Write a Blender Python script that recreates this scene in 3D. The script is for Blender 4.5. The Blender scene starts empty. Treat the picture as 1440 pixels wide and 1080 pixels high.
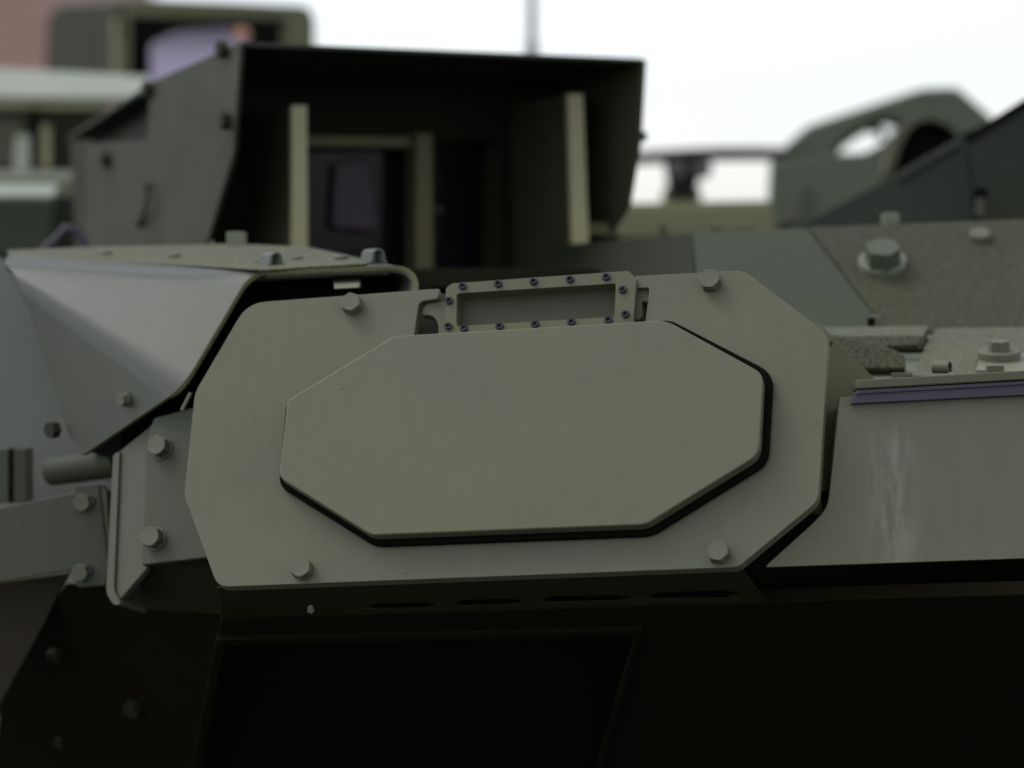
import bpy, bmesh, math, random
from mathutils import Vector, Matrix, Quaternion
random.seed(7)
R_ = math.radians
S = bpy.context.scene
COL = S.collection

# ------------------------------------------------------------------ camera
CAM = Vector((0, 0, 2.15))
PITCH = R_(-1.6)
FPX = 4000.0                                   # 100 mm lens on 36 mm, 1440 px wide
cam_d = bpy.data.cameras.new('camera'); cam = bpy.data.objects.new('camera', cam_d); COL.objects.link(cam)
cam.location = CAM; cam.rotation_euler = (R_(90) + PITCH, 0, 0)
cam_d.lens = 100; cam_d.sensor_width = 36; cam_d.clip_start = 0.05; cam_d.clip_end = 2000
cam_d.dof.use_dof = True; cam_d.dof.focus_distance = 3.56; cam_d.dof.aperture_fstop = 2.3
S.camera = cam
S.render.resolution_x = 1440; S.render.resolution_y = 1080

# ------------------------------------------------------------------ world, sun, exposure
SUN_EL, SUN_AZ = R_(56), R_(-75)               # azimuth clockwise from +Y (the view direction)
w = bpy.data.worlds.new('World'); S.world = w; w.use_nodes = True
nt = w.node_tree; nt.nodes.clear()
sky = nt.nodes.new('ShaderNodeTexSky'); sky.sky_type = 'NISHITA'; sky.sun_disc = False
sky.sun_elevation = SUN_EL; sky.sun_rotation = SUN_AZ
sky.air_density = 1.0; sky.dust_density = 1.2; sky.ozone_density = 1.0
hs = nt.nodes.new('ShaderNodeHueSaturation'); hs.inputs['Saturation'].default_value = 0.30
bg = nt.nodes.new('ShaderNodeBackground'); bg.inputs['Strength'].default_value = 0.132
wo = nt.nodes.new('ShaderNodeOutputWorld')
nt.links.new(sky.outputs[0], hs.inputs['Color']); nt.links.new(hs.outputs[0], bg.inputs['Color'])
nt.links.new(bg.outputs[0], wo.inputs['Surface'])
sd = bpy.data.lights.new('sun', 'SUN'); so = bpy.data.objects.new('sun', sd); COL.objects.link(so)
sd.energy = 0.56; sd.angle = R_(28); sd.color = (1.0, 0.98, 0.95)
sdir = Vector((math.sin(SUN_AZ) * math.cos(SUN_EL), math.cos(SUN_AZ) * math.cos(SUN_EL), math.sin(SUN_EL)))
so.location = (-4, -6, 12); so.rotation_euler = sdir.to_track_quat('Z', 'Y').to_euler()
S.view_settings.view_transform = 'Standard'; S.view_settings.look = 'None'
S.view_settings.gamma = 1; S.view_settings.exposure = 0.66

# ------------------------------------------------------------------ geometry helpers
F = Vector((0, math.cos(PITCH), math.sin(PITCH)))
U = Vector((0, -math.sin(PITCH), math.cos(PITCH)))
RT = Vector((1, 0, 0))
def ray(px, py): return RT * ((px - 720) / FPX) + U * ((540 - py) / FPX) + F
def P(px, py, d): return CAM + ray(px, py) * d
class Plane:
    def __init__(s, p0, n):
        n = n.normalized()
        if n.dot(p0 - CAM) > 0: n = -n
        s.p, s.n = p0, n
    def at(s, px, py, off=0.0):
        r = ray(px, py); return CAM + r * ((s.p + s.n * off - CAM).dot(s.n) / r.dot(s.n))
    def shifted(s, off): return Plane(s.p + s.n * off, s.n)
def nrm(yaw, lean):
    a, b = R_(yaw), R_(lean)
    return Vector((math.sin(a) * math.cos(b), -math.cos(a) * math.cos(b), math.sin(b)))
def PD(px, py, d, yaw, lean): return Plane(P(px, py, d), nrm(yaw, lean))
def dep(pl, px, py, off=0.0): return (pl.at(px, py, off) - CAM).dot(F)
def P3(a, b, c):
    a, b, c = P(*a), P(*b), P(*c); return Plane(a, (b - a).cross(c - a))
def rounded(poly, seg=5):
    """corner list (x,y) or (x,y,r) -> points, corners with r cut by an arc"""
    out = []; n = len(poly)
    for i, c in enumerate(poly):
        p = Vector(c[:2])
        if len(c) < 3: out.append(p); continue
        a = Vector(poly[i - 1][:2]) - p; b = Vector(poly[(i + 1) % n][:2]) - p
        r = c[2]; p0 = p + a.normalized() * min(r, a.length * .49); p1 = p + b.normalized() * min(r, b.length * .49)
        for k in range(seg + 1):
            t = k / seg; out.append(p0 * (1 - t) ** 2 + p * 2 * t * (1 - t) + p1 * t * t)
    return out

WL = {}                                         # world location of each object
def link(name, data, parent=None, loc=None):
    o = bpy.data.objects.new(name, data); COL.objects.link(o)
    loc = loc if loc is not None else Vector((0, 0, 0)); WL[o.name] = loc.copy()
    if parent: o.parent = parent; o.location = loc - WL[parent.name]
    else: o.location = loc
    return o
def thing(name, label, cat, loc, group=None):
    o = link(name, None, None, loc); o.empty_display_size = .05
    o['label'] = label; o['category'] = cat
    if group: o['group'] = group
    return o
def mesh_obj(name, vs, fs, mat, parent=None, bevel=0, seg=2, sharp=32):
    c = Vector((0, 0, 0))
    for v in vs: c += v
    c /= len(vs)
    me = bpy.data.meshes.new(name); me.from_pydata([v - c for v in vs], [], fs)
    bm = bmesh.new(); bm.from_mesh(me); bmesh.ops.recalc_face_normals(bm, faces=bm.faces); bm.to_mesh(me); bm.free()
    me.polygons.foreach_set('use_smooth', [True] * len(me.polygons)); me.set_sharp_from_angle(angle=R_(sharp))
    me.materials.append(mat); me.update()
    o = link(name, me, parent, c)
    if bevel:
        m = o.modifiers.new('bevel', 'BEVEL'); m.width = bevel; m.segments = seg; m.limit_method = 'ANGLE'; m.angle_limit = R_(34); m.harden_normals = True
    return o
def loops_prism(loops3, vec):
    """closed prism from an outer loop and hole loops (coplanar), pushed along vec"""
    n = (loops3[0][1] - loops3[0][0]).cross(loops3[0][-1] - loops3[0][0])
    z = vec.normalized(); x = z.orthogonal().normalized(); y = z.cross(x); o = loops3[0][0]
    flat2 = [[Vector(((p - o).dot(x), (p - o).dot(y), 0)) for p in L] for L in loops3]
    vs = [p for L in loops3 for p in L]; N = len(vs)
    if len(loops3) == 1: fr = [tuple(range(N))]
    else:
        bm = bmesh.new(); bv = [bm.verts.new(p) for L in flat2 for p in L]; bm.verts.index_update(); k = 0; ed = []
        for L in flat2:
            m = len(L); ed += [bm.edges.new((bv[k + i], bv[k + (i + 1) % m])) for i in range(m)]; k += m
        bmesh.ops.triangle_fill(bm, edges=ed, use_beauty=True, use_dissolve=False)
        fr = [tuple(v.index for v in f.verts) for f in bm.faces]; bm.free()
    fs = list(fr) + [tuple(N + i for i in reversed(t)) for t in fr]
    k = 0
    for L in loops3:
        m = len(L)
        for i in range(m):
            a, b = k + i, k + (i + 1) % m; fs.append((a, b, N + b, N + a))
        k += m
    return vs + [p + vec for p in vs], fs
def slab(name, pl, outer, thick, mat, parent, holes=(), off=0.0, bevel=.0012, seg=2, vec=None):
    L = [[pl.at(p[0], p[1], off) for p in rounded(q)] for q in [outer] + list(holes)]
    vs, fs = loops_prism(L, vec if vec is not None else -pl.n * thick)
    return mesh_obj(name, vs, fs, mat, parent, bevel, seg)
def prism(name, pts, vec, mat, parent, bevel=.001, seg=2):
    vs, fs = loops_prism([pts], vec); return mesh_obj(name, vs, fs, mat, parent, bevel, seg)
def box(name, c, ax, half, mat, parent, bevel=.002, seg=2):
    a, b, d = [v.normalized() * h for v, h in zip(ax, half)]
    return prism(name, [c - a - b - d, c + a - b - d, c + a + b - d, c - a + b - d], d * 2, mat, parent, bevel, seg)
def tube_geo(pts, rad, n=10, cap=True):
    vs, fs = [], []
    prev = None
    for i, p in enumerate(pts):
        t = (pts[min(i + 1, len(pts) - 1)] - pts[max(i - 1, 0)]).normalized()
        x = t.orthogonal().normalized() if prev is None else (prev - t * prev.dot(t)).normalized()
        prev = x; y = t.cross(x); r = rad[i] if isinstance(rad, (list, tuple)) else rad
        vs += [p + (x * math.cos(2 * math.pi * k / n) + y * math.sin(2 * math.pi * k / n)) * r for k in range(n)]
    for i in range(len(pts) - 1):
        for k in range(n):
            a, b = i * n + k, i * n + (k + 1) % n; fs.append((a, b, b + n, a + n))
    if cap: fs += [tuple(range(n)), tuple(range((len(pts) - 1) * n, len(pts) * n))]
    return vs, fs
def tube(name, pts, rad, mat, parent, n=12): 
    vs, fs = tube_geo(pts, rad, n); return mesh_obj(name, vs, fs, mat, parent, 0, sharp=50)

# ------------------------------------------------------------------ materials
def new_mat(name):
    m = bpy.data.materials.new(name); m.use_nodes = True; t = m.node_tree
    return m, t, t.nodes['Principled BSDF']
def paint(name, col, rough=.5, var=.05, peel=.06, grit=0.0, spec=.32, stain=None, rv=.09, tint=(1.06, 1.0, .88), gscale=420):
    """military paint: slow tone drift, faint orange peel, optional anti-slip grit, optional rub mark"""
    col = (col[0] * 1.425, col[1] * 1.50, col[2] * 1.33)
    m, t, b = new_mat(name); N, L = t.nodes.new, t.links.new
    tc = N('ShaderNodeTexCoord')
    def noise(sc, det, ro=.5, src=None):
        n = N('ShaderNodeTexNoise'); n.inputs['Scale'].default_value = sc; n.inputs['Detail'].default_value = det; n.inputs['Roughness'].default_value = ro
        L(src or tc.outputs['Object'], n.inputs['Vector']); return n
    def ramp(src, a, b_, lo=.3, hi=.7):
        r = N('ShaderNodeMapRange'); r.inputs[1].default_value = lo; r.inputs[2].default_value = hi; r.inputs[3].default_value = a; r.inputs[4].default_value = b_
        L(src, r.inputs[0]); return r
    base = N('ShaderNodeRGB'); base.outputs[0].default_value = (*col, 1)
    n1 = noise(5.5, 4, .55); r1 = ramp(n1.outputs['Fac'], 1 - var, 1 + var)
    mul = N('ShaderNodeVectorMath'); mul.operation = 'SCALE'; L(base.outputs[0], mul.inputs[0]); L(r1.outputs[0], mul.inputs['Scale'])
    n2 = noise(3.1, 2); r2 = ramp(n2.outputs['Fac'], 0, 1)
    mt = N('ShaderNodeMix'); mt.data_type = 'RGBA'; mt.blend_type = 'MULTIPLY'; mt.inputs[7].default_value = (*tint, 1)
    L(r2.outputs[0], mt.inputs[0]); L(mul.outputs[0], mt.inputs[6])
    cur = mt.outputs[2]
    # fine dust and scuffs
    n3 = noise(140, 6, .7); r3 = ramp(n3.outputs['Fac'], 0, .16, .60, .78)
    md = N('ShaderNodeMix'); md.data_type = 'RGBA'; md.inputs[7].default_value = (min(1, col[0] * 1.9), min(1, col[1] * 1.85), min(1, col[2] * 1.8), 1)
    L(r3.outputs[0], md.inputs[0]); L(cur, md.inputs[6]); cur = md.outputs[2]
    # sparse dark specks and faint run-off streaks
    vo = N('ShaderNodeTexVoronoi'); vo.inputs['Scale'].default_value = 22; L(tc.outputs['Object'], vo.inputs['Vector'])
    rv1 = ramp(vo.outputs['Distance'], .45, 1, .022, .045)
    mp2 = N('ShaderNodeMapping'); mp2.inputs['Scale'].default_value = (55, 55, 2.2); mp2.inputs['Rotation'].default_value = (0, 0, .3); L(tc.outputs['Object'], mp2.inputs['Vector'])
    n5 = noise(1, 4, .6, mp2.outputs[0]); r5 = ramp(n5.outputs['Fac'], .975, 1.025, .35, .65)
    mm = N('ShaderNodeMath'); mm.operation = 'MULTIPLY'; L(rv1.outputs[0], mm.inputs[0]); L(r5.outputs[0], mm.inputs[1])
    mv = N('ShaderNodeVectorMath'); mv.operation = 'SCALE'; L(cur, mv.inputs[0]); L(mm.outputs[0], mv.inputs['Scale']); cur = mv.outputs[0]
    if stain:                                    # vertical pale rub streaks round local x = stain
        mp = N('ShaderNodeMapping'); mp.inputs['Scale'].default_value = (70, 70, 1.6); L(tc.outputs['Object'], mp.inputs['Vector'])
        ns = noise(1.0, 5, .65, mp.outputs[0]); rs = ramp(ns.outputs['Fac'], 0, 1, .42, .66)
        sx = N('ShaderNodeSeparateXYZ'); L(tc.outputs['Object'], sx.inputs[0])
        d1 = N('ShaderNodeMath'); d1.operation = 'SUBTRACT'; L(sx.outputs[0], d1.inputs[0]); d1.inputs[1].default_value = stain[0]; d1.name = 'stain_x'
        d2 = N('ShaderNodeMath'); d2.operation = 'ABSOLUTE'; L(d1.outputs[0], d2.inputs[0])
        r4 = ramp(d2.outputs[0], 1, 0, .004, stain[1])
        zz = ramp(sx.outputs[2], 0, 1, stain[2] - .03, stain[2]); zz.inputs[1].default_value = stain[2]; zz.inputs[2].default_value = stain[2] - .04
        m1 = N('ShaderNodeMath'); m1.operation = 'MULTIPLY'; L(rs.outputs[0], m1.inputs[0]); L(r4.outputs[0], m1.inputs[1])
        m2 = N('ShaderNodeMath'); m2.operation = 'MULTIPLY'; L(m1.outputs[0], m2.inputs[0]); L(zz.outputs[0], m2.inputs[1])
        m3 = N('ShaderNodeMath'); m3.operation = 'MULTIPLY'; L(m2.outputs[0], m3.inputs[0]); m3.inputs[1].default_value = .46
        ms = N('ShaderNodeMix'); ms.data_type = 'RGBA'; ms.inputs[7].default_value = (.46, .42, .36, 1)
        L(m3.outputs[0], ms.inputs[0]); L(cur, ms.inputs[6]); cur = ms.outputs[2]
    if grit:
        ng = noise(gscale * .55, 3, .6); rg = ramp(ng.outputs['Fac'], .62, 1.38, .36, .64)
        mg = N('ShaderNodeVectorMath'); mg.operation = 'SCALE'; L(cur, mg.inputs[0]); L(rg.outputs[0], mg.inputs['Scale']); cur = mg.outputs[0]
    L(cur, b.inputs['Base Color'])
    nr = noise(9, 5, .6); rr = ramp(nr.outputs['Fac'], max(.05, rough - rv * .8), rough + rv); L(rr.outputs[0], b.inputs['Roughness'])
    b.inputs['Specular IOR Level'].default_value = spec
    bp = N('ShaderNodeBump'); nb = noise(gscale if grit else 620, 3)
    bp.inputs['Distance'].default_value = .0016 if grit else .0003; bp.inputs['Strength'].default_value = grit if grit else peel
    L(nb.outputs['Fac'], bp.inputs['Height']); L(bp.outputs[0], b.inputs['Normal'])
    return m
def plain(name, col, rough=.5, metal=0, spec=.5, ior=None):
    m, t, b = new_mat(name); b.inputs['Base Color'].default_value = (*col, 1); b.inputs['Roughness'].default_value = rough
    b.inputs['Metallic'].default_value = metal; b.inputs['Specular IOR Level'].default_value = spec
    n = t.nodes.new('ShaderNodeTexNoise'); n.inputs['Scale'].default_value = 60; n.inputs['Detail'].default_value = 4
    tc = t.nodes.new('ShaderNodeTexCoord'); t.links.new(tc.outputs['Object'], n.inputs['Vector'])
    r = t.nodes.new('ShaderNodeMapRange'); r.inputs[3].default_value = max(.02, rough - .08); r.inputs[4].default_value = min(1, rough + .08)
    t.links.new(n.outputs['Fac'], r.inputs[0]); t.links.new(r.outputs[0], b.inputs['Roughness'])
    return m
OL = (.092, .0935, .070)
M_plate = paint('olive_plate_paint', OL, .46)
M_cover = paint('olive_cover_paint', (.097, .098, .073), .44, var=.03)
M_panel = paint('olive_panel_paint', (.128, .128, .098), .5, stain=(0, .045, .10))
M_gusset = paint('olive_gusset_paint', (.088, .088, .048), .5, spec=.15)
M_hood = paint('olive_hood_paint', (.056, .060, .058), .4, spec=.4, rv=.012, var=.02)  # cooler grey base puts the bluish sky reflection into the olive
M_brack = paint('olive_bracket_paint', (.058, .061, .048), .5, spec=.28)
M_frame = paint('olive_frame_paint', (.080, .080, .056), .45)
M_grit = paint('anti_slip_olive', (.046, .047, .035), .8, grit=.9, spec=.2)
M_gritmid = paint('anti_slip_olive_middle', (.068, .068, .051), .75, grit=.9, spec=.2)
M_grit2 = paint('anti_slip_olive_pale', (.085, .087, .067), .75, grit=.9, spec=.25)
M_smooth = paint('green_plate_paint', (.046, .051, .041), .55, spec=.15)
M_dark = paint('dark_green_paint', (.017, .0195, .013), .6, spec=.25)
M_hull = paint('shaded_hull_paint', (.0092, .0078, .0045), .8, spec=.05)  # near-black base colour carries the shade of undersides and backings
M_strip = paint('shaded_undercut_paint', (.030, .029, .018), .75, spec=.06)  # lighter than the hull colour, for the undercut plane that catches more light
M_brown = paint('brown_green_paint', (.036, .029, .024), .7, spec=.15)
M_sight = paint('sight_green_paint', (.026, .029, .023), .55, spec=.3)
M_brow = paint('cradle_green_paint', (.062, .070, .054), .5, spec=.4)
M_shield = paint('shield_paint', (.016, .019, .014), .6, spec=.25)
M_crplate = paint('cradle_plate_paint', (.022, .026, .021), .55, spec=.25)
M_sheet = paint('base_olive_paint', (.115, .112, .070), .55, spec=.3)
M_sightin = paint('sight_inner_paint', (.014, .014, .009), .8, spec=.08)
M_fin = paint('fin_lit_paint', (.27, .25, .175), .5)  # pale tone puts the light on the fin fronts into the colour
M_post = paint('inner_post_paint', (.11, .10, .065), .6, spec=.15)
M_pink = plain('dusky_pink_reflection', (.085, .066, .08), .5, spec=.2)  # tint of the reflection in the sight glass
M_finside = paint('fin_shaded_paint', (.046, .050, .034), .7, spec=.15)  # darker tone puts the shade on the fin sides into the colour
M_pale = paint('pale_olive_paint', (.125, .13, .112), .45)
M_bolt = paint('bolt_paint', (.092, .095, .074), .55, var=.18, peel=.25)
M_rubber = paint('violet_rubber', (.056, .050, .071), .6, var=.12, tint=(1, 1, 1))
M_black = plain('black_rubber', (.006, .0055, .004), .9, spec=.06)
M_screw = plain('dark_anodised_screw', (.010, .008, .020), .3, spec=.55)
M_winglass = paint('smoked_window', (.046, .045, .034), .4, var=.05, peel=.0, spec=.2)
M_glass = plain('dark_coated_glass', (.010, .007, .012), .15, spec=.16)
M_lens = plain('lilac_coated_glass', (.60, .52, .66), .45, metal=.8)
M_copper = plain('copper_highlight', (.60, .34, .22), .5, metal=1)
M_greyside = paint('blue_grey_paint', (.075, .080, .080), .5)
M_white = paint('pale_grey_paint', (.34, .35, .345), .45)
M_rail = plain('black_violet_rail', (.018, .017, .017), .6, spec=.2)
M_lilac = plain('grey_lilac_bokeh', (.12, .12, .115), .5, spec=.2)
M_mast = plain('grey_antenna', (.20, .19, .22), .5)
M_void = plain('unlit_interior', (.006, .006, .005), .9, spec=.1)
def brick_mat():
    m, t, b = new_mat('pink_brick'); tx = t.nodes.new('ShaderNodeTexBrick'); tc = t.nodes.new('ShaderNodeTexCoord')
    mp = t.nodes.new('ShaderNodeMapping'); mp.inputs['Rotation'].default_value = (R_(90), 0, 0)
    t.links.new(tc.outputs['Object'], mp.inputs[0]); t.links.new(mp.outputs[0], tx.inputs['Vector'])
    tx.inputs['Color1'].default_value = (.58, .31, .25, 1); tx.inputs['Color2'].default_value = (.50, .26, .20, 1); tx.inputs['Mortar'].default_value = (.48, .40, .35, 1)
    tx.inputs['Scale'].default_value = 4; b.inputs['Roughness'].default_value = .85; t.links.new(tx.outputs['Color'], b.inputs['Base Color']); return m
M_brick = brick_mat()
def asphalt_mat():
    m, t, b = new_mat('asphalt'); n = t.nodes.new('ShaderNodeTexNoise'); n.inputs['Scale'].default_value = 8; n.inputs['Detail'].default_value = 8
    tc = t.nodes.new('ShaderNodeTexCoord'); t.links.new(tc.outputs['Object'], n.inputs['Vector'])
    r = t.nodes.new('ShaderNodeValToRGB'); r.color_ramp.elements[0].color = (.022, .022, .020, 1); r.color_ramp.elements[1].color = (.045, .044, .040, 1)
    t.links.new(n.outputs['Fac'], r.inputs[0]); t.links.new(r.outputs[0], b.inputs['Base Color']); b.inputs['Roughness'].default_value = .9; return m

# ------------------------------------------------------------------ shared fastener meshes (local +Z points out of the surface, unit = across-flats radius 1)
def shared(name, build, mat, sharp=32):
    me = bpy.data.meshes.new(name); bm = bmesh.new(); build(bm); bmesh.ops.recalc_face_normals(bm, faces=bm.faces); bm.to_mesh(me); bm.free()
    me.polygons.foreach_set('use_smooth', [True] * len(me.polygons)); me.set_sharp_from_angle(angle=R_(sharp)); me.materials.append(mat); return me
def ring(bm, r, z, n, ph=0): return [bm.verts.new((r * math.cos(ph + 2 * math.pi * k / n), r * math.sin(ph + 2 * math.pi * k / n), z)) for k in range(n)]
def skin(bm, rings):
    for a, b in zip(rings, rings[1:]):
        n = len(a)
        for k in range(n): bm.faces.new((a[k], a[(k + 1) % n], b[(k + 1) % n], b[k]))
    bm.faces.new(rings[0]); bm.faces.new(rings[-1])
def lathe(bm, prof, n=24): skin(bm, [ring(bm, r, z, n) for r, z in prof])
def hexhead(bm, h=1.25, n=36):
    def hr(a):
        a = (a + math.pi / 6) % (math.pi / 3) - math.pi / 6; return 1 / math.cos(a)
    rs = []
    for z, mx in ((0, 9), (h * .86, 9), (h * .95, 1.10), (h, 1.015), (h, .80), (h - .012, .76)):
        rs.append([bm.verts.new((min(hr(2 * math.pi * k / n), mx) * math.cos(2 * math.pi * k / n), min(hr(2 * math.pi * k / n), mx) * math.sin(2 * math.pi * k / n), z)) for k in range(n)])
    skin(bm, rs)
ME_hex = shared('hex_bolt', hexhead, M_bolt, 11)
def hexwash(bm):
    hexhead(bm, 1.4)
    lathe(bm, [(1.28, 0), (1.28, .18), (1.22, .24), (.9, .24)])
ME_hexw = shared('hex_bolt_with_washer', hexwash, M_bolt, 11)
ME_screw = shared('cap_screw', lambda bm: lathe(bm, [(1, -.3), (1, .75), (.88, .9), (.52, .9), (.5, .25)], 20), M_screw)
ME_washer = shared('washer', lambda bm: lathe(bm, [(1, 0), (1, .22), (.95, .27), (.3, .27)], 40), M_pale)
ME_disc = shared('washer_disc', lambda bm: lathe(bm, [(1, 0), (1, .34), (.96, .38), (.3, .38)], 40), M_bolt)
ME_hexb = shared('painted_hex_bolt', hexhead, M_brow, 11)
ME_hexd = shared('dark_hex_bolt', hexhead, M_dark, 11)
ME_stud = shared('stud', lambda bm: lathe(bm, [(1, 0), (1, .6), (.9, .7)], 16), M_bolt)
def fast(name, me, parent, pl, px, py, size, off=0.0, rot=0.0):
    p = pl.at(px, py, off); o = link(name, me, parent, p)
    q = pl.n.to_track_quat('Z', 'Y') @ Quaternion((0, 0, 1), rot); o.rotation_mode = 'QUATERNION'; o.rotation_quaternion = q
    o.scale = (size, size, size); return o

# ------------------------------------------------------------------ ground
gm = bpy.data.meshes.new('ground'); gs = 400
gm.from_pydata([(-gs, -gs, 0), (gs, -gs, 0), (gs, gs, 0), (-gs, gs, 0)], [], [(0, 1, 2, 3)]); gm.materials.append(asphalt_mat())
g = link('ground', gm); g['kind'] = 'structure'

# ================================================================== the armoured turret
T = thing('armoured_turret', 'matt olive green armoured turret with bolted octagonal cheek plate in the foreground', 'turret', Vector((0, 4.3, 0)))
A = PD(720, 600, 3.60, -15, 26)                 # face plane of the octagonal plate
OCT = [(348, 426, 26), (619, 405.5, 5), (616, 420, 3), (589, 424, 8), (582, 476), (907, 456), (913, 404, 5), (889, 406, 2), (893, 388, 3), (1046, 380, 14), (1166, 471, 16),
       (1151, 704, 14), (1038, 797.5, 8), (306, 825.5, 16), (259, 697, 8), (274, 552, 10)]
pl_ = slab('armour_plate', A, OCT, .016, M_plate, T, bevel=.0016, seg=3)
for px, py, r in ((497, 431, .2), (1000, 398.5, .45), (427, 803, .1), (1012, 780, .35)):
    fast('hex_bolt', ME_hex, pl_, A, px, py, .0122, 0, r)
GAS = [(556, 482, 8), (402, 566, 8), (391, 682, 14), (527, 767, 12), (916, 752, 14), (1080, 650, 18), (1087.5, 524, 22), (942, 449, 10)]
cov = slab('cover_plate', A, [(554, 472, 7), (404, 562.5, 7), (392, 671, 10), (522, 752.5, 8), (908, 737.5, 10), (1067.5, 639, 16), (1073.5, 525, 14), (936, 449.5, 16)], .0175, M_cover, T, off=.028, bevel=.0022, seg=3)
slab('gasket', A, GAS, .0095, M_black, cov, off=.0102, bevel=.0025)

# body behind the plates
slab('body_shell', A, [(356, 480), (1090, 450), (1150, 560), (1130, 690), (1030, 778), (330, 798), (290, 700), (305, 580)], .25, M_hull, T, off=-.045, bevel=.004, vec=F * .3 - U * .02)

# sensor window between the plate's notch and the cover
SF = A.shifted(.009)
slf = slab('sensor_frame', SF, [(627, 405, 3), (636, 398.5, 3), (884, 380.8, 3), (895, 392, 3), (889, 470), (626, 480)], .03, M_frame, T,
           holes=[[(642, 412.5, 4), (866, 398.5, 4), (864, 445.5, 4), (642, 458.5, 4)]], bevel=.005, seg=1)
slab('window_glass', SF, [(645, 408), (868, 394), (868, 446), (645, 458)], .004, M_winglass, slf, off=-.019, bevel=0)
for px, py in ((651, 403.5), (701, 400.2), (751, 397.0), (802, 393.8), (853, 390.6), (876, 408.5), (880, 443), (632, 424), (631, 460), (653, 462.5), (703, 460), (753, 457), (804, 454), (856, 451)):
    fast('cap_screw', ME_screw, slf, SF, px, py, .0052, -.001)
SB = A.shifted(-.007)
slab('mounting_lug', SB, [(632, 422), (602, 426, 8), (594, 432, 6), (594, 443, 2), (607, 443, 8), (616, 452, 10), (617, 480), (632, 480)], .014, M_frame, slf, bevel=.0012)
slab('mounting_lug', SB, [(884, 404), (912, 404, 5), (912, 424), (903, 424), (903, 445, 6), (898, 450), (884, 450)], .014, M_frame, slf, bevel=.0012)
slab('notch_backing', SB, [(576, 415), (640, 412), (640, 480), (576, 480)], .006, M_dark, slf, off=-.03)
slab('notch_backing', SB, [(870, 398), (925, 396), (925, 470), (870, 470)], .006, M_brack, slf, off=-.022)

# gusset to the right of the octagonal plate
G_ = P3((1165, 470, 3.60), (1228, 535, 3.655), (1150, 704, 3.54))
slab('gusset_plate', G_, [(1152, 460), (1160, 461, 4), (1240, 541), (1235, 722), (1150, 724), (1144, 712), (1156, 700), (1164, 480)], .01, M_gusset, T, bevel=.004, seg=3)
slab('corner_backing', PD(1180, 680, 3.515, 4, 10), [(1140, 690), (1195, 690), (1190, 740), (1100, 797), (1036, 799.5)], .02, M_hull, T, off=-.035)
slab('edge_strip', A, [(1143, 452, 3), (1150, 454, 4), (1166, 466, 8), (1170, 478), (1166, 482), (1150, 464)], .012, M_frame, T, off=-.018, bevel=.002)

# right side panel
B = PD(1180, 680, 3.515, 4, 10)
sp = slab('side_panel', B, [(1181, 558.5, 3), (1560, 537), (1560, 781), (1075, 797.5, 7), (1150, 730, 22), (1164, 712, 14), (1167, 690)], .012, M_panel, T, bevel=.0016, seg=2)
M_panel.node_tree.nodes['stain_x'].inputs[1].default_value = B.at(1256, 690).x - WL[sp.name].x
slab('top_rail', B, [(1204, 534, 3), (1560, 514), (1560, 527), (1205, 547, 3)], .03, M_frame, sp, off=.020, bevel=.0022, seg=3)
slab('rubber_strip', B, [(1206, 548), (1560, 529), (1560, 549), (1198, 567.5, 2)], .016, M_rubber, sp, off=.014, bevel=.0015)
slab('rubber_lip', B, [(1206, 548), (1560, 529), (1560, 534), (1203, 554.5)], .004, M_rubber, sp, off=.0172, bevel=.0012)
slab('panel_backing', B, [(1190, 566), (1560, 546), (1560, 776), (1110, 792), (1172, 726)], .12, M_hull, sp, off=-.0125, bevel=0)
ha = (RT * .86 - F * .5).normalized(); he = ha.cross(U).normalized(); hc = P(1336, 517, 3.62)
ho = [hc + (he * math.cos(R_(t)) + U * math.sin(R_(t))) * .0088 for t in range(-60, 221, 20)]
hi = [hc + (he * math.cos(R_(t)) + U * math.sin(R_(t))) * .0058 for t in range(220, -61, -20)]
prism('hook', ho + hi, -ha * .022, M_frame, sp, .0007)
box('clip', P(1268, 528, 3.60), (RT, U, F), (.012, .0035, .01), M_frame, sp, .001)
box('clip', P(1284, 530, 3.60), (RT, U, F), (.014, .002, .01), M_frame, sp, .001)
box('clip', P(1399, 519, 3.60), (RT, U, F), (.010, .0045, .01), M_frame, sp, .001)

# left bracket beside the octagonal plate
C2 = PD(240, 690, 3.80, -22, 20)
br = slab('side_bracket', C2, [(217, 587.5, 4), (330, 558), (360, 700), (360, 776), (199, 794), (205, 640), (212, 600, 5)], .010, M_brack, T, bevel=.0012)
fast('hex_bolt', ME_hexw, br, C2, 228, 631, .0127, 0, .15); fast('hex_bolt', ME_hexw, br, C2, 219, 759, .0127, 0, .35)
C3 = P3((212, 600, 3.866), (199, 794, 3.802), (163, 638, 3.895))
c3 = slab('bracket_wing', C3, [(215, 596), (216, 640), (202, 792, 2), (206, 800), (166, 846, 5), (156, 838), (167, 635, 3)], .010, M_brack, br, bevel=.002, seg=3)
slab('bracket_flange', C3, [(159, 640, 3), (168, 634, 3), (160, 830, 6), (170, 849, 3), (160, 852, 8), (149, 834, 8)], .05, M_brack, br, off=.004, bevel=.003, seg=3)
slab('bracket_shade', C3, [(170, 655), (330, 600), (330, 780), (200, 790), (172, 830)], .10, M_hull, br, off=-.03, bevel=0)

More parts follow.
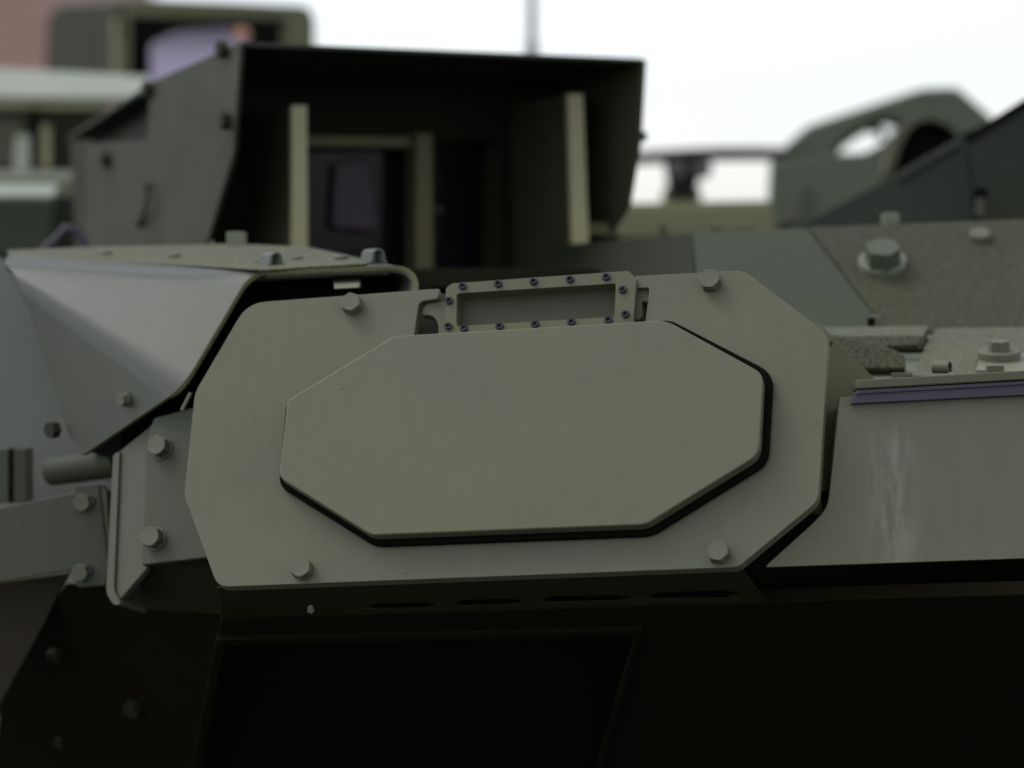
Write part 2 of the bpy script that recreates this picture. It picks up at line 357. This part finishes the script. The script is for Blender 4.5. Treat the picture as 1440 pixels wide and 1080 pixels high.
# left hood of folded sheet metal: rim line -> back line, ruled, then given thickness
def bez(a, b, c, n): return [a * (1 - t) ** 2 + b * 2 * t * (1 - t) + c * t * t for t in [i / n for i in range(n + 1)]]
rim, back = [], []
HU = P3((352, 383, 3.925), (256, 545, 3.80), (4, 360, 4.05))        # upper facet
b1 = HU.at(23, 394)
HL = P3((240, 557, 3.81), (115, 641, 3.94), (25, 396, (b1 - CAM).dot(F)))   # lower facet
def corner(a, b, c, A0, B0, C0, n=8):
    rim.extend(bez(a, b, c, n)); back.extend(bez(A0, B0, C0, n))
HT = P3((360, 381.5, 3.915), (560, 372, 3.87), (100, 349, 4.42))     # roof
rim.append(P(588, 440, 3.80)); back.append(P(560, 430, 3.95))
corner(P(588, 398, 3.845), HT.at(583, 372), HT.at(545, 374.2), P(572, 400, 3.95), P(568, 372, 3.95), HT.at(432, 346.8))
corner(HT.at(376, 381.8), HU.at(352, 383), HU.at(338, 407), HT.at(20, 356.5), HU.at(4, 360), HU.at(8, 373))
corner(HU.at(274, 516), HU.at(256, 545), HL.at(233, 561), HU.at(17, 381), b1, HL.at(34, 419), 12)
rim.append(HL.at(115, 641)); back.append(HL.at(98, 615))
NT = 10; TH = .009; vs, fs = [], []
M1 = NT + 1; NR = len(rim)
grid = [[a.lerp(b, j / NT) for j in range(M1)] for a, b in zip(rim, back)]
inner = []
for i in range(NR):
    row = []
    for j in range(M1):
        du = grid[min(i + 1, NR - 1)][j] - grid[max(i - 1, 0)][j]; dv = grid[i][min(j + 1, NT)] - grid[i][max(j - 1, 0)]
        n = du.cross(dv).normalized()
        if n.dot(P(300, 700, 4.3) - grid[i][j]) < 0: n = -n
        row.append(grid[i][j] + n * TH)
    inner.append(row)
for r in grid: vs += r
for r in inner: vs += r
off = NR * M1
for i in range(NR - 1):
    for j in range(NT):
        q = i * M1 + j
        fs += [(q, q + 1, q + M1 + 1, q + M1), (off + q, off + q + M1, off + q + M1 + 1, off + q + 1)]
    for j in (0, NT):
        q = i * M1 + j; fs.append((q, q + M1, off + q + M1, off + q))
for i in (0, NR - 1):
    for j in range(NT):
        q = i * M1 + j; fs.append((q, q + 1, off + q + 1, off + q))
hood = mesh_obj('hood', vs, fs, M_hood, T, sharp=40)
hb = hood.modifiers.new('bevel', 'BEVEL'); hb.width = .0014; hb.segments = 2; hb.limit_method = 'ANGLE'; hb.angle_limit = R_(50); hb.harden_normals = True
# folded lip that runs round the mouth of the hood
vs, fs = [], []
for i in range(NR):
    p = grid[i][0]; d = inner[i][0] - p; v = (p - CAM).normalized(); d = (d - v * d.dot(v)).normalized() * .0062
    p = p - v * .0035; vs += [p - d * .12, p + d, p + d + v * .012, p - d * .12 + v * .012]
for i in range(NR - 1):
    for k in range(4): fs.append((4 * i + k, 4 * i + (k + 1) % 4, 4 * i + 4 + (k + 1) % 4, 4 * i + 4 + k))
fs += [(0, 1, 2, 3), tuple(len(vs) - 4 + k for k in range(4))]
mesh_obj('hood_lip', vs, fs, M_gusset, hood, .001)
# hood roof: gritty sheet from the front edge back
hr = slab('hood_roof', HT, [(12, 358), (372, 378.5, 4), (520, 369.5, 6), (490, 360), (430, 346.5), (330, 342.5), (120, 347), (10, 352)], .003, M_grit2, T, off=.0045, bevel=.0012)
for px, py, s in ((150, 358.5, .009), (245, 363, .0095), (418, 366, .008), (363, 369.5, .006), (480, 366, .010)): fast('stud', ME_stud, hr, HT, px, py, s, .003)
box('stop_block', P(333, 338, 4.25), (RT, F, U), (.014, .014, .012), M_pale, hr, .002)
def loop_lug(px, py, d, w_=.026):
    c = P(px, py, d); pts = []
    for k in range(13):
        a = R_(-8 + 196 * k / 12); pts.append(c + RT * (.0085 * math.cos(a)) + U * (.008 + .0085 * math.sin(a)))
    pts = [c + RT * .013 - U * .004] + [c + RT * .0095 + U * .002] + pts[1:-1] + [c - RT * .0095 + U * .002, c - RT * .0125 - U * .004]
    inn = [c + RT * .0055 - U * .004] + [c + RT * (.0052 * math.cos(R_(180 * k / 10))) + U * (.008 + .0052 * math.sin(R_(180 * k / 10))) for k in range(11)] + [c - RT * .0055 - U * .004]
    ring_ = pts + inn[::-1]
    v = (F * .9 - RT * .8).normalized() * w_
    return prism('lifting_loop', ring_, v, M_hood, hr, .001)
loop_lug(389, 371, 3.93); loop_lug(533, 366, 3.90)
slab('hood_inner_block', HT, [(468, 388), (508, 386), (505, 404), (470, 406)], .03, M_pale, hr, vec=F * .04, off=-.02)
# dark inner wall of the hood
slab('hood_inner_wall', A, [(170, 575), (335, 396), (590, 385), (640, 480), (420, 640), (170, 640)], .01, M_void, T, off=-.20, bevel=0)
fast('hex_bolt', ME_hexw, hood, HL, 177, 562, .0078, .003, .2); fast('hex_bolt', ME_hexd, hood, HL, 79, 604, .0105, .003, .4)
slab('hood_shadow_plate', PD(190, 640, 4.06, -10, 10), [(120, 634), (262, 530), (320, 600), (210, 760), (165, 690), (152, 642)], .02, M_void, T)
box('wiring_clip', P(262, 565, 3.74), (RT * .5 + U, RT - U * .5, F), (.013, .002, .006), M_pale, T, .001)

# far-left side of the turret
D_ = PD(50, 560, 4.38, -12, 24)
slab('rear_side_plate', D_, [(-140, 355), (4, 362), (60, 470), (150, 660), (150, 720), (-140, 760)], .02, M_greyside, T)
vs_ = [P(-140, 700, 4.30), P(60, 690, 4.26), P(110, 640, 4.24)]
tube('cross_tube', [P(72, 663, 4.15), P(120, 657, 4.12), P(185, 648, 4.08)], .021, M_smooth, T, 20)
for px, wd, m in ((7, .012, M_brow), (20, .006, M_hull), (33, .010, M_brack)):
    box('clamp_rib', P(px, 668, 4.22), (RT, U, F), (wd, .040, .03), m, T, .002)
E = PD(60, 750, 3.96, -6, 6)
arm = slab('support_arm', E, [(-140, 742), (105, 693), (104, 684, 2), (139, 681, 3), (153, 798), (148, 823, 4), (109, 826, 4), (101, 801), (-140, 842)], .012, M_brack, T, bevel=.002)
slab('arm_edge', E, [(139, 681), (150, 690), (157, 800), (153, 800)], .03, M_frame, arm, off=-.004)
for px, py in ((118, 708), (115, 806)):
    fast('hex_bolt', ME_hexw, arm, E, px, py, .0105, 0, .3)
    fast('bolt_hole', ME_screw, arm, E, px + 11, py - 3, .007, -.003)
W_ = PD(40, 900, 4.08, -10, -12)
slab('lower_side_plate', W_, [(-140, 838), (96, 806), (60, 880), (0, 990), (-40, 1100), (-140, 1100)], .02, M_brown, T)

# undercut below the octagonal plate: slotted strip, then the dark lower hull
V = P3((306, 826, dep(A, 306, 826, -.019)), (1040, 798, dep(A, 1040, 798, -.019)), (640, 862, 3.665))
slots = [[(518, 852), (535, 848.5), (600, 847), (613, 851), (596, 854), (524, 855)], [(640, 847.5), (655, 843.5), (722, 842), (736, 846), (718, 849), (646, 851)],
         [(763, 842), (780, 838.5), (868, 836.5), (888, 840.5), (866, 844), (770, 846)], [(912, 837), (930, 833), (1018, 830), (1042, 834), (1018, 840), (920, 841)]]
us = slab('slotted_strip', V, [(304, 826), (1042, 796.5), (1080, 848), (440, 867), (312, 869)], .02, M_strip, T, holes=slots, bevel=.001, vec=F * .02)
slab('slot_backing', V, [(320, 830), (1036, 802), (1070, 845), (440, 862)], .01, M_void, us, off=-.024, bevel=0)
slab('paint_chip', V, [(433, 854), (439, 852), (442, 859), (438, 863), (432, 861)], .001, M_white, us, off=.0012, bevel=0)
V2 = P3((199, 795, 3.825), (300, 800, 3.79), (185, 850, 3.90))
slab('side_undercut', V2, [(196, 792), (345, 770), (345, 868), (165, 850)], .02, M_strip, T, vec=F * .02)
X = P3((440, 866, dep(V, 440, 866)), (1080, 848, dep(V, 1080, 848)), (640, 1080, 4.10))
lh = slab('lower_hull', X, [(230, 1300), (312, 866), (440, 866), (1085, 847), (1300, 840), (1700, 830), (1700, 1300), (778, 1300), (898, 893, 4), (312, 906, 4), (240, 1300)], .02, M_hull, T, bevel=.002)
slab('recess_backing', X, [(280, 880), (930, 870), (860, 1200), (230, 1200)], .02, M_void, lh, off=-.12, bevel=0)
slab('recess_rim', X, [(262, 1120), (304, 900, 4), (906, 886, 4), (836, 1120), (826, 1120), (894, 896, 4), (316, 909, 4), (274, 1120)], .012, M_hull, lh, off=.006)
X2 = P3((320, 866, dep(V2, 320, 866)), (90, 830, 4.03), (250, 1080, 4.25))
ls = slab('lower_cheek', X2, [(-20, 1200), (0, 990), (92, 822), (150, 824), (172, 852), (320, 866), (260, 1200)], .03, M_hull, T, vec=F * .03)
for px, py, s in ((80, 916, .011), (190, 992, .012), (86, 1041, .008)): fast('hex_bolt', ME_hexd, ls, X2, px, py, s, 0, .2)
Y = P3((1060, 805, 3.53), (1440, 790, 3.57), (1250, 840, 3.67))
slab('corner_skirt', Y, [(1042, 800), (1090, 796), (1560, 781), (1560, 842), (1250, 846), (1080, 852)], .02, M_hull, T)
slab('skirt_seam', Y, [(1188, 797), (1200, 797), (1262, 838), (1248, 838)], .006, M_dark, T, off=-.004)

# sloped gritty plate behind, to the right
G1 = P3((1240, 458, 4.17), (1440, 458, 4.15), (1300, 314, 4.40))
gp = slab('sloped_plate', G1, [(1136, 319, 3), (1560, 303), (1560, 470), (1246, 466), (1240, 455)], .02, M_grit, T, bevel=.004)
fast('washer', ME_washer, gp, G1, 1241, 372, .0365, 0); fast('hex_bolt', ME_hexb, gp, G1, 1241, 370, .0235, .009, .25)
fast('stud', ME_stud, gp, G1, 1378, 335, .016, 0)
box('nub', P(1252, 310, 4.42), (RT, U, F), (.013, .011, .012), M_pale, gp, .003)
G2 = P3((1238, 458, 4.165), (1134, 321, 4.39), (985, 390, 4.30))
sg = slab('smooth_plate', G2, [(975, 327), (1135, 319.5), (1243, 460), (1243, 500), (985, 480)], .02, M_smooth, T, bevel=.003)
box('bolt_head', P(1232, 451, 4.14), (RT, U, F), (.007, .008, .01), M_bolt, sg, .003)
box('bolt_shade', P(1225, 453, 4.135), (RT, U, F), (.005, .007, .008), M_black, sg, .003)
G3 = P3((975, 327, dep(G2, 975, 327)), (975, 400, dep(G2, 975, 400)), (838, 345, 4.72))
slab('shaded_facet', G3, [(780, 345), (974.5, 327), (974.5, 520), (780, 520)], .02, M_dark, T)

# deck right behind the side panel
K = P3((1300, 527, 3.80), (1440, 527, 3.78), (1380, 460, 4.10))
dk = slab('deck_plate', K, [(1316, 461, 5), (1560, 457), (1560, 560), (1280, 560), (1286, 525), (1300, 484, 10)], .016, M_grit2, T, bevel=.003)
fast('washer_disc', ME_disc, dk, K, 1405, 504, .029, .004); fast('hex_bolt', ME_hex, dk, K, 1405, 495, .0125, .013, .3)
slab('bolt_pad', K, [(1372, 520), (1380, 498, 4), (1470, 496), (1470, 524)], .006, M_pale, dk, off=.004)
slab('low_deck', K, [(1120, 478), (1320, 470), (1300, 560), (1120, 570)], .01, M_pale, T, off=-.012)
K2 = P3((1150, 476, 3.98), (1300, 474, 3.98), (1220, 457, 4.10))
slab('ledge', K2, [(1120, 460), (1306, 458, 2), (1298, 472), (1120, 473)], .02, M_grit2, T)
K3 = PD(1220, 490, 3.93, -4, 30)
slab('ledge_face', K3, [(1120, 474), (1298, 473), (1291, 485), (1232, 487), (1120, 480)], .014, M_gritmid, T, off=-.015)
K4 = PD(1220, 500, 3.86, -6, 22)
slab('wedge_block', K4, [(1120, 462), (1172, 471), (1234, 482, 6), (1272, 498, 6), (1274, 517.5, 3), (1120, 519)], .04, M_gritmid, T, bevel=.003)

# ================================================================== hooded sight behind
YA = R_(25)
rr_, bb_ = Vector((math.cos(YA), math.sin(YA), 0)), Vector((-math.sin(YA), math.cos(YA), 0))
Z = Vector((0, 0, 1))
O = P(340, 59, 4.55); FR = Plane(O, -bb_); LC = Plane(O, -rr_); O2 = FR.at(904, 82); RC = Plane(O2, -rr_)
HS = thing('hooded_sight', 'large dark green box sight with open hood and pale upright fins behind the turret plate', 'sight', Vector((O.x + .3, O.y + .5, 0)))
WR = rr_ * (O2 - O).dot(rr_)
hd = prism('roof', [O, LC.at(205, 118), LC.at(205, 118) + WR, O2], Vector((0, 0, -.007)), M_sight, HS, .0015)
prism('rear_roof', [LC.at(207, 119), LC.at(95, 191), LC.at(95, 191) + WR, LC.at(207, 119) + WR], Vector((0, 0, -.008)), M_sight, HS, .0015)
lc = slab('left_cheek', LC, [(338, 62), (211, 118), (207, 196), (121, 203), (119, 420), (262, 420), (292, 338), (328, 215)], .008, M_sight, HS, off=0.001)
slab('cheek_inner', LC, [(300, 80), (211, 118), (98, 192), (110, 420), (262, 420), (310, 230)], .006, M_dark, lc, off=-.05)
for px, py in ((318, 70), (322, 170), (213, 126), (153, 224)): fast('hex_bolt', ME_hexd, lc, LC, px, py, .0125, 0)
tube('grab_handle', [LC.at(200, 258, .004), LC.at(207, 262, .012), LC.at(207, 285, .014), LC.at(203, 300, .012), LC.at(194, 318, .004)], .004, M_dark, lc, 8)
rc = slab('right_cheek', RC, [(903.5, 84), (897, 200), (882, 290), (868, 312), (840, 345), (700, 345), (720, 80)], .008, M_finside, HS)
box('cheek_bolt', RC.at(899, 192, -.02), (rr_, Z, bb_), (.012, .008, .008), M_dark, rc, .002)
BK = FR.shifted(-.34)
bw = slab('back_wall', BK, [(300, 90), (870, 90), (870, 480), (300, 480)], .01, M_sightin, HS, holes=[[(434, 212, 4), (578, 210, 4), (578, 400), (434, 400)], [(612, 200, 4), (700, 198, 4), (700, 420), (612, 420)]], bevel=.001)
slab('optic_window', BK, [(425, 200), (585, 200), (585, 410), (425, 410)], .006, M_glass, bw, off=-.03, bevel=0)
slab('optic_window', BK, [(604, 190), (710, 190), (710, 430), (604, 430)], .006, M_glass, bw, off=-.05, bevel=0)
slab('cross_bar', BK, [(432, 191), (604, 193), (604, 207), (432, 206)], .02, M_post, HS, off=.03)
slab('center_post', BK, [(586, 188), (608, 188), (610, 420), (584, 420)], .05, M_post, HS, off=.05)
slab('right_post', BK, [(684, 205), (708, 205), (708, 420), (682, 420)], .03, M_sightin, HS, off=.02)
slab('reflection_block', BK, [(470, 228, 12), (522, 222, 12), (536, 330), (466, 322)], .05, M_pink, bw, off=-.01, bevel=.01)  # tinted block stands for the pinkish reflection in the glass
slab('reflection_block', BK, [(608, 289), (624, 289), (624, 302), (608, 302)], .02, M_pink, bw, off=-.02, bevel=.003)
FN = FR.shifted(-.10)
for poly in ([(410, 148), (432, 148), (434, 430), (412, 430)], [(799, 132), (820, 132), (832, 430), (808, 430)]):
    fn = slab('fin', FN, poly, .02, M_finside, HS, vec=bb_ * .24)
    slab('fin_lit_front', FN, poly, .012, M_fin, fn, off=.0125, vec=bb_ * .012)  # added pale strip stands for light falling on the fin front
slab('floor_tray', Plane(P(600, 405, 4.7), Z), [(150, 420), (880, 420), (840, 404), (200, 404)], .03, M_sightin, HS)

# ================================================================== second sight box, far top left
SYA = R_(22); r2, b2 = Vector((math.cos(SYA), math.sin(SYA), 0)), Vector((-math.sin(SYA), math.cos(SYA), 0))
Q = P(172, 60, 7.8); QF = Plane(Q, -b2)
ST = thing('sight_housing', 'small far sight box with rounded top and lilac lens, top left behind the hooded sight', 'sight', Vector((Q.x + .2, Q.y + .2, 0)))
slab('front_frame', QF, [(165, 4, 6), (200, -2, 6), (330, 3), (436, 8, 12), (443, 30), (443, 140), (164, 140)], .06, M_sheet, ST, holes=[[(183, 22, 4), (405, 26, 4), (405, 130), (183, 130)]], bevel=.008, seg=3)
wl = QF.at(165, 60)
Lp = Plane(wl, -r2)
slab('left_wall', Lp, [(165, 3), (78, 8, 10), (66, 26, 10), (62, 140), (165, 140)], .02, M_dark, ST, bevel=.006)
slab('back_wall', QF, [(150, 10), (430, 10), (430, 140), (150, 140)], .01, M_void, ST, off=-.25)
Lq = PD(275, 80, 7.92, 20, 26)
slab('lens', Lq, [(212, 62, 10), (250, 44, 10), (330, 40, 10), (352, 62, 8), (350, 125), (212, 125)], .03, M_lens, ST, bevel=.004)
slab('lens_rim', Lq, [(196, 40), (404, 34), (404, 135), (196, 135)], .02, M_void, ST, off=-.035)
slab('orange_highlight', PD(338, 45, 7.8, 10, 30), [(328, 42, 5), (342, 37, 5), (352, 44, 5), (350, 52, 5), (330, 52, 5)], .01, M_copper, ST)  # copper disc stands for the orange highlight beside the lens

# ================================================================== equipment rack, far left
RK = thing('equipment_rack', 'olive metal rack under a pale grey sheet left of the hooded sight', 'rack', Vector((P(60, 300, 5.6).x, P(60, 300, 5.6).y, 0)))
k1 = PD(100, 115, 6.6, 8, 38)
slab('top_sheet', k1, [(-140, 92), (0, 94), (212, 106), (208, 126), (190, 138), (-140, 134)], .02, M_white, RK, bevel=.006)
k2 = PD(80, 200, 6.85, 5, 5)
slab('rear_panel', k2, [(-140, 148), (180, 152), (180, 380), (-140, 380)], .02, M_dark, RK)
for poly, m, off in (([(-140, 140), (150, 142), (140, 154), (-140, 152)], M_fin, .06), ([(-140, 166), (36, 168), (34, 232), (-140, 236)], M_frame, .04), ([(22, 190), (42, 190), (42, 238), (18, 240)], M_white, .10)):
    slab('rack_panel', k2, poly, .02, m, RK, off=off, bevel=.004)
slab('rack_post', k2, [(44, 150), (54, 150), (54, 236), (46, 236)], .03, M_void, RK, off=.07)
slab('rack_post', k2, [(58, 176), (70, 176), (70, 236), (58, 236)], .03, M_fin, RK, off=.09)
slab('rack_panel', k2, [(-140, 278), (74, 280), (72, 360), (-140, 360)], .02, M_smooth, RK, off=.06)
k3 = PD(50, 248, 6.45, 4, 45)
slab('shelf', k3, [(-140, 236), (124, 240), (122, 254), (-140, 252)], .015, M_pale, RK)
slab('shelf', PD(50, 266, 6.35, 4, 42), [(-140, 257), (84, 259), (74, 275), (-140, 274)], .015, M_white, RK)
slab('shelf_end', PD(100, 262, 6.35, 4, 20), [(84, 257), (124, 258), (122, 274), (74, 276)], .015, M_frame, RK)
tube('purple_cable', [P(60, 352, 4.9), P(78, 338, 4.9), P(92, 320, 4.9), P(108, 322, 4.9), P(116, 338, 4.9), P(120, 352, 4.9)], .007, M_rubber, RK, 8)

# ================================================================== guard rail, cradle, antenna, building
GR = thing('guard_rail', 'black curved rail on a stubby post above an olive base, right of the hooded sight', 'rail', Vector((P(1000, 280, 6.5).x, 6.5, 0)))
pts = []
for k in range(17):
    t = k / 16; pts.append(P(840 + 330 * t, 227 - 34 * t + 20 * t * t + 6 * t ** 3, 8.0 - .5 * math.sin(math.pi * t)))
vs, fs = [], []
for p in pts: vs += [p + U * .016, p - U * .016, p - U * .016 + F * .06, p + U * .016 + F * .06]
for i in range(len(pts) - 1):
    for k in range(4): fs.append((4 * i + k, 4 * i + (k + 1) % 4, 4 * i + 4 + (k + 1) % 4, 4 * i + 4 + k))
fs += [(0, 1, 2, 3), tuple(len(vs) - 4 + k for k in range(4))]
mesh_obj('rail_bar', vs, fs, M_rail, GR, .003)
gk = PD(960, 250, 7.4, 0, 0)
slab('rail_post', gk, [(934, 214), (992, 214), (984, 252, 8), (974, 278), (944, 278), (940, 252, 8)], .10, M_rail, GR, bevel=.006)
for px in (951, 988): fast('bokeh_disc', ME_stud, GR, gk, px, 238, .025, .004).data = shared('bokeh_disc', lambda bm: lathe(bm, [(1, 0), (1, .6), (.9, .7)], 20), M_lilac)  # grey discs stand for out-of-focus spots of light at the post
slab('base_block', gk, [(935, 262), (985, 262), (988, 300), (930, 300)], .10, M_sheet, GR, off=-.02, bevel=.006)
slab('base_beam', PD(980, 290, 6.2, 0, 30), [(760, 286), (900, 284), (1086, 280), (1086, 300), (760, 302)], .05, M_sheet, GR, bevel=.006)
slab('base_beam', PD(980, 310, 6.0, 0, 20), [(760, 302), (1090, 299), (1092, 330), (760, 338)], .05, M_sheet, GR, bevel=.006)
for px, sz in ((846, .03), (935, .009), (1010, .012), (1046, .016)): box('base_fitting', P(px, 323, 5.0), (RT, U, F), (sz, .012, .02), M_sheet, GR, .006)

CR = thing('gun_cradle', 'olive gun cradle with half round barrel opening at upper right', 'gun cradle', Vector((P(1260, 280, 5.6).x, 5.7, 0)))
ck = PD(1240, 180, 7.3, -6, 6)
slab('upper_brow', ck, [(1098, 216), (1104, 203), (1136, 175, 8), (1295, 123, 6), (1346, 121, 8), (1398, 166), (1392, 240), (1300, 240), (1262, 172), (1240, 168, 4), (1208, 185, 6), (1186, 200), (1172, 222)], .10, M_brow, CR, bevel=.02, seg=3)
cl = PD(1180, 260, 7.0, -4, 12)
slab('lower_cheek', cl, [(1083, 224, 6), (1130, 216), (1200, 214, 4), (1216, 213, 4), (1240, 200), (1262, 176), (1280, 250), (1130, 320), (1080, 320)], .18, M_brow, CR, bevel=.012, seg=3)
slab('cheek_rib', cl, [(1122, 262), (1136, 258), (1134, 312), (1112, 314)], .03, M_brack, CR, off=.02, bevel=.006)
# half round barrel shroud
ca = PD(1300, 230, 6.2, -8, 0)
arc_o = [(1238, 250), (1244, 236), (1252, 206), (1266, 178), (1284, 162), (1304, 157), (1324, 162), (1340, 176), (1352, 192)]
arc_i = [(1345, 188), (1335, 178), (1320, 171), (1304, 169), (1288, 174), (1275, 188), (1265, 210), (1257, 234), (1254, 243)]
slab('barrel_shroud', ca, arc_o + arc_i, .2, M_frame, CR, vec=(F + RT * .1) * .5, bevel=.003)
slab('shroud_void', ca, [(1246, 246)] + arc_o[1:-1] + [(1352, 194), (1340, 260), (1260, 280)], .02, M_void, CR, off=-.06, bevel=0)
slab('front_plate', PD(1260, 270, 5.2, -10, 14), [(1120, 316), (1254, 247), (1352, 191), (1359, 198), (1372, 330), (1100, 330)], .02, M_crplate, CR, off=0, bevel=.004)
slab('plate_rim', PD(1260, 270, 5.2, -10, 14), [(1262, 250), (1350, 199), (1351, 206), (1262, 256)], .01, M_dark, CR, off=.006, bevel=.002)
sh = slab('side_shield', PD(1400, 240, 5.0, -16, 10), [(1362, 194), (1560, 70), (1560, 340), (1385, 340), (1370, 270)], .02, M_shield, CR, bevel=.003)
slab('shield_edge', PD(1400, 240, 5.0, -16, 10), [(1358, 190), (1560, 64), (1560, 78), (1362, 200)], .03, M_void, sh, off=.006, bevel=.003)
slab('cradle_back', PD(1380, 260, 5.45, -8, 0), [(1335, 196), (1420, 160), (1420, 340), (1335, 340)], .02, M_void, CR)
box('latch', P(1378, 290, 4.95), (RT, U, F), (.006, .018, .01), M_brack, CR, .003)
box('latch', P(1380, 272, 4.95), (RT, U, F), (.010, .010, .01), M_black, CR, .003)
tube('fitting', [P(1222, 183, 7.4), P(1236, 180, 7.4), P(1240, 196, 7.4)], .012, M_rail, CR, 10)

AN = thing('antenna', 'thin grey whip antenna standing against the white sky above the hooded sight', 'antenna', P(748, 110, 7.6) - Z * .0)
tube('mast', [P(748, 120, 7.6), P(748, 20, 7.6), P(748, -60, 7.6)], [.013, .0115, .010], M_mast, AN, 10)
tube('mast_base', [P(748, 160, 7.6), P(748, 62, 7.6)], .017, M_mast, AN, 12)

BL = thing('brick_building', 'pinkish brick building far away in the upper left corner', 'building', Vector((P(-600, 0, 34).x, 34, 0)))
c = P(70, 0, 34)
prism('wall', [Vector((c.x - 24, 34, 0)), Vector((c.x, 34, 0)), Vector((c.x, 34, 14)), Vector((c.x - 24, 34, 14))], Vector((0, 10, 0)), M_brick, BL, .02)
box('cornice', Vector((c.x - 12, 38.8, 14.2)), (Vector((1, 0, 0)), Vector((0, 1, 0)), Z), (12.3, 5.3, .2), M_pale, BL, .03)
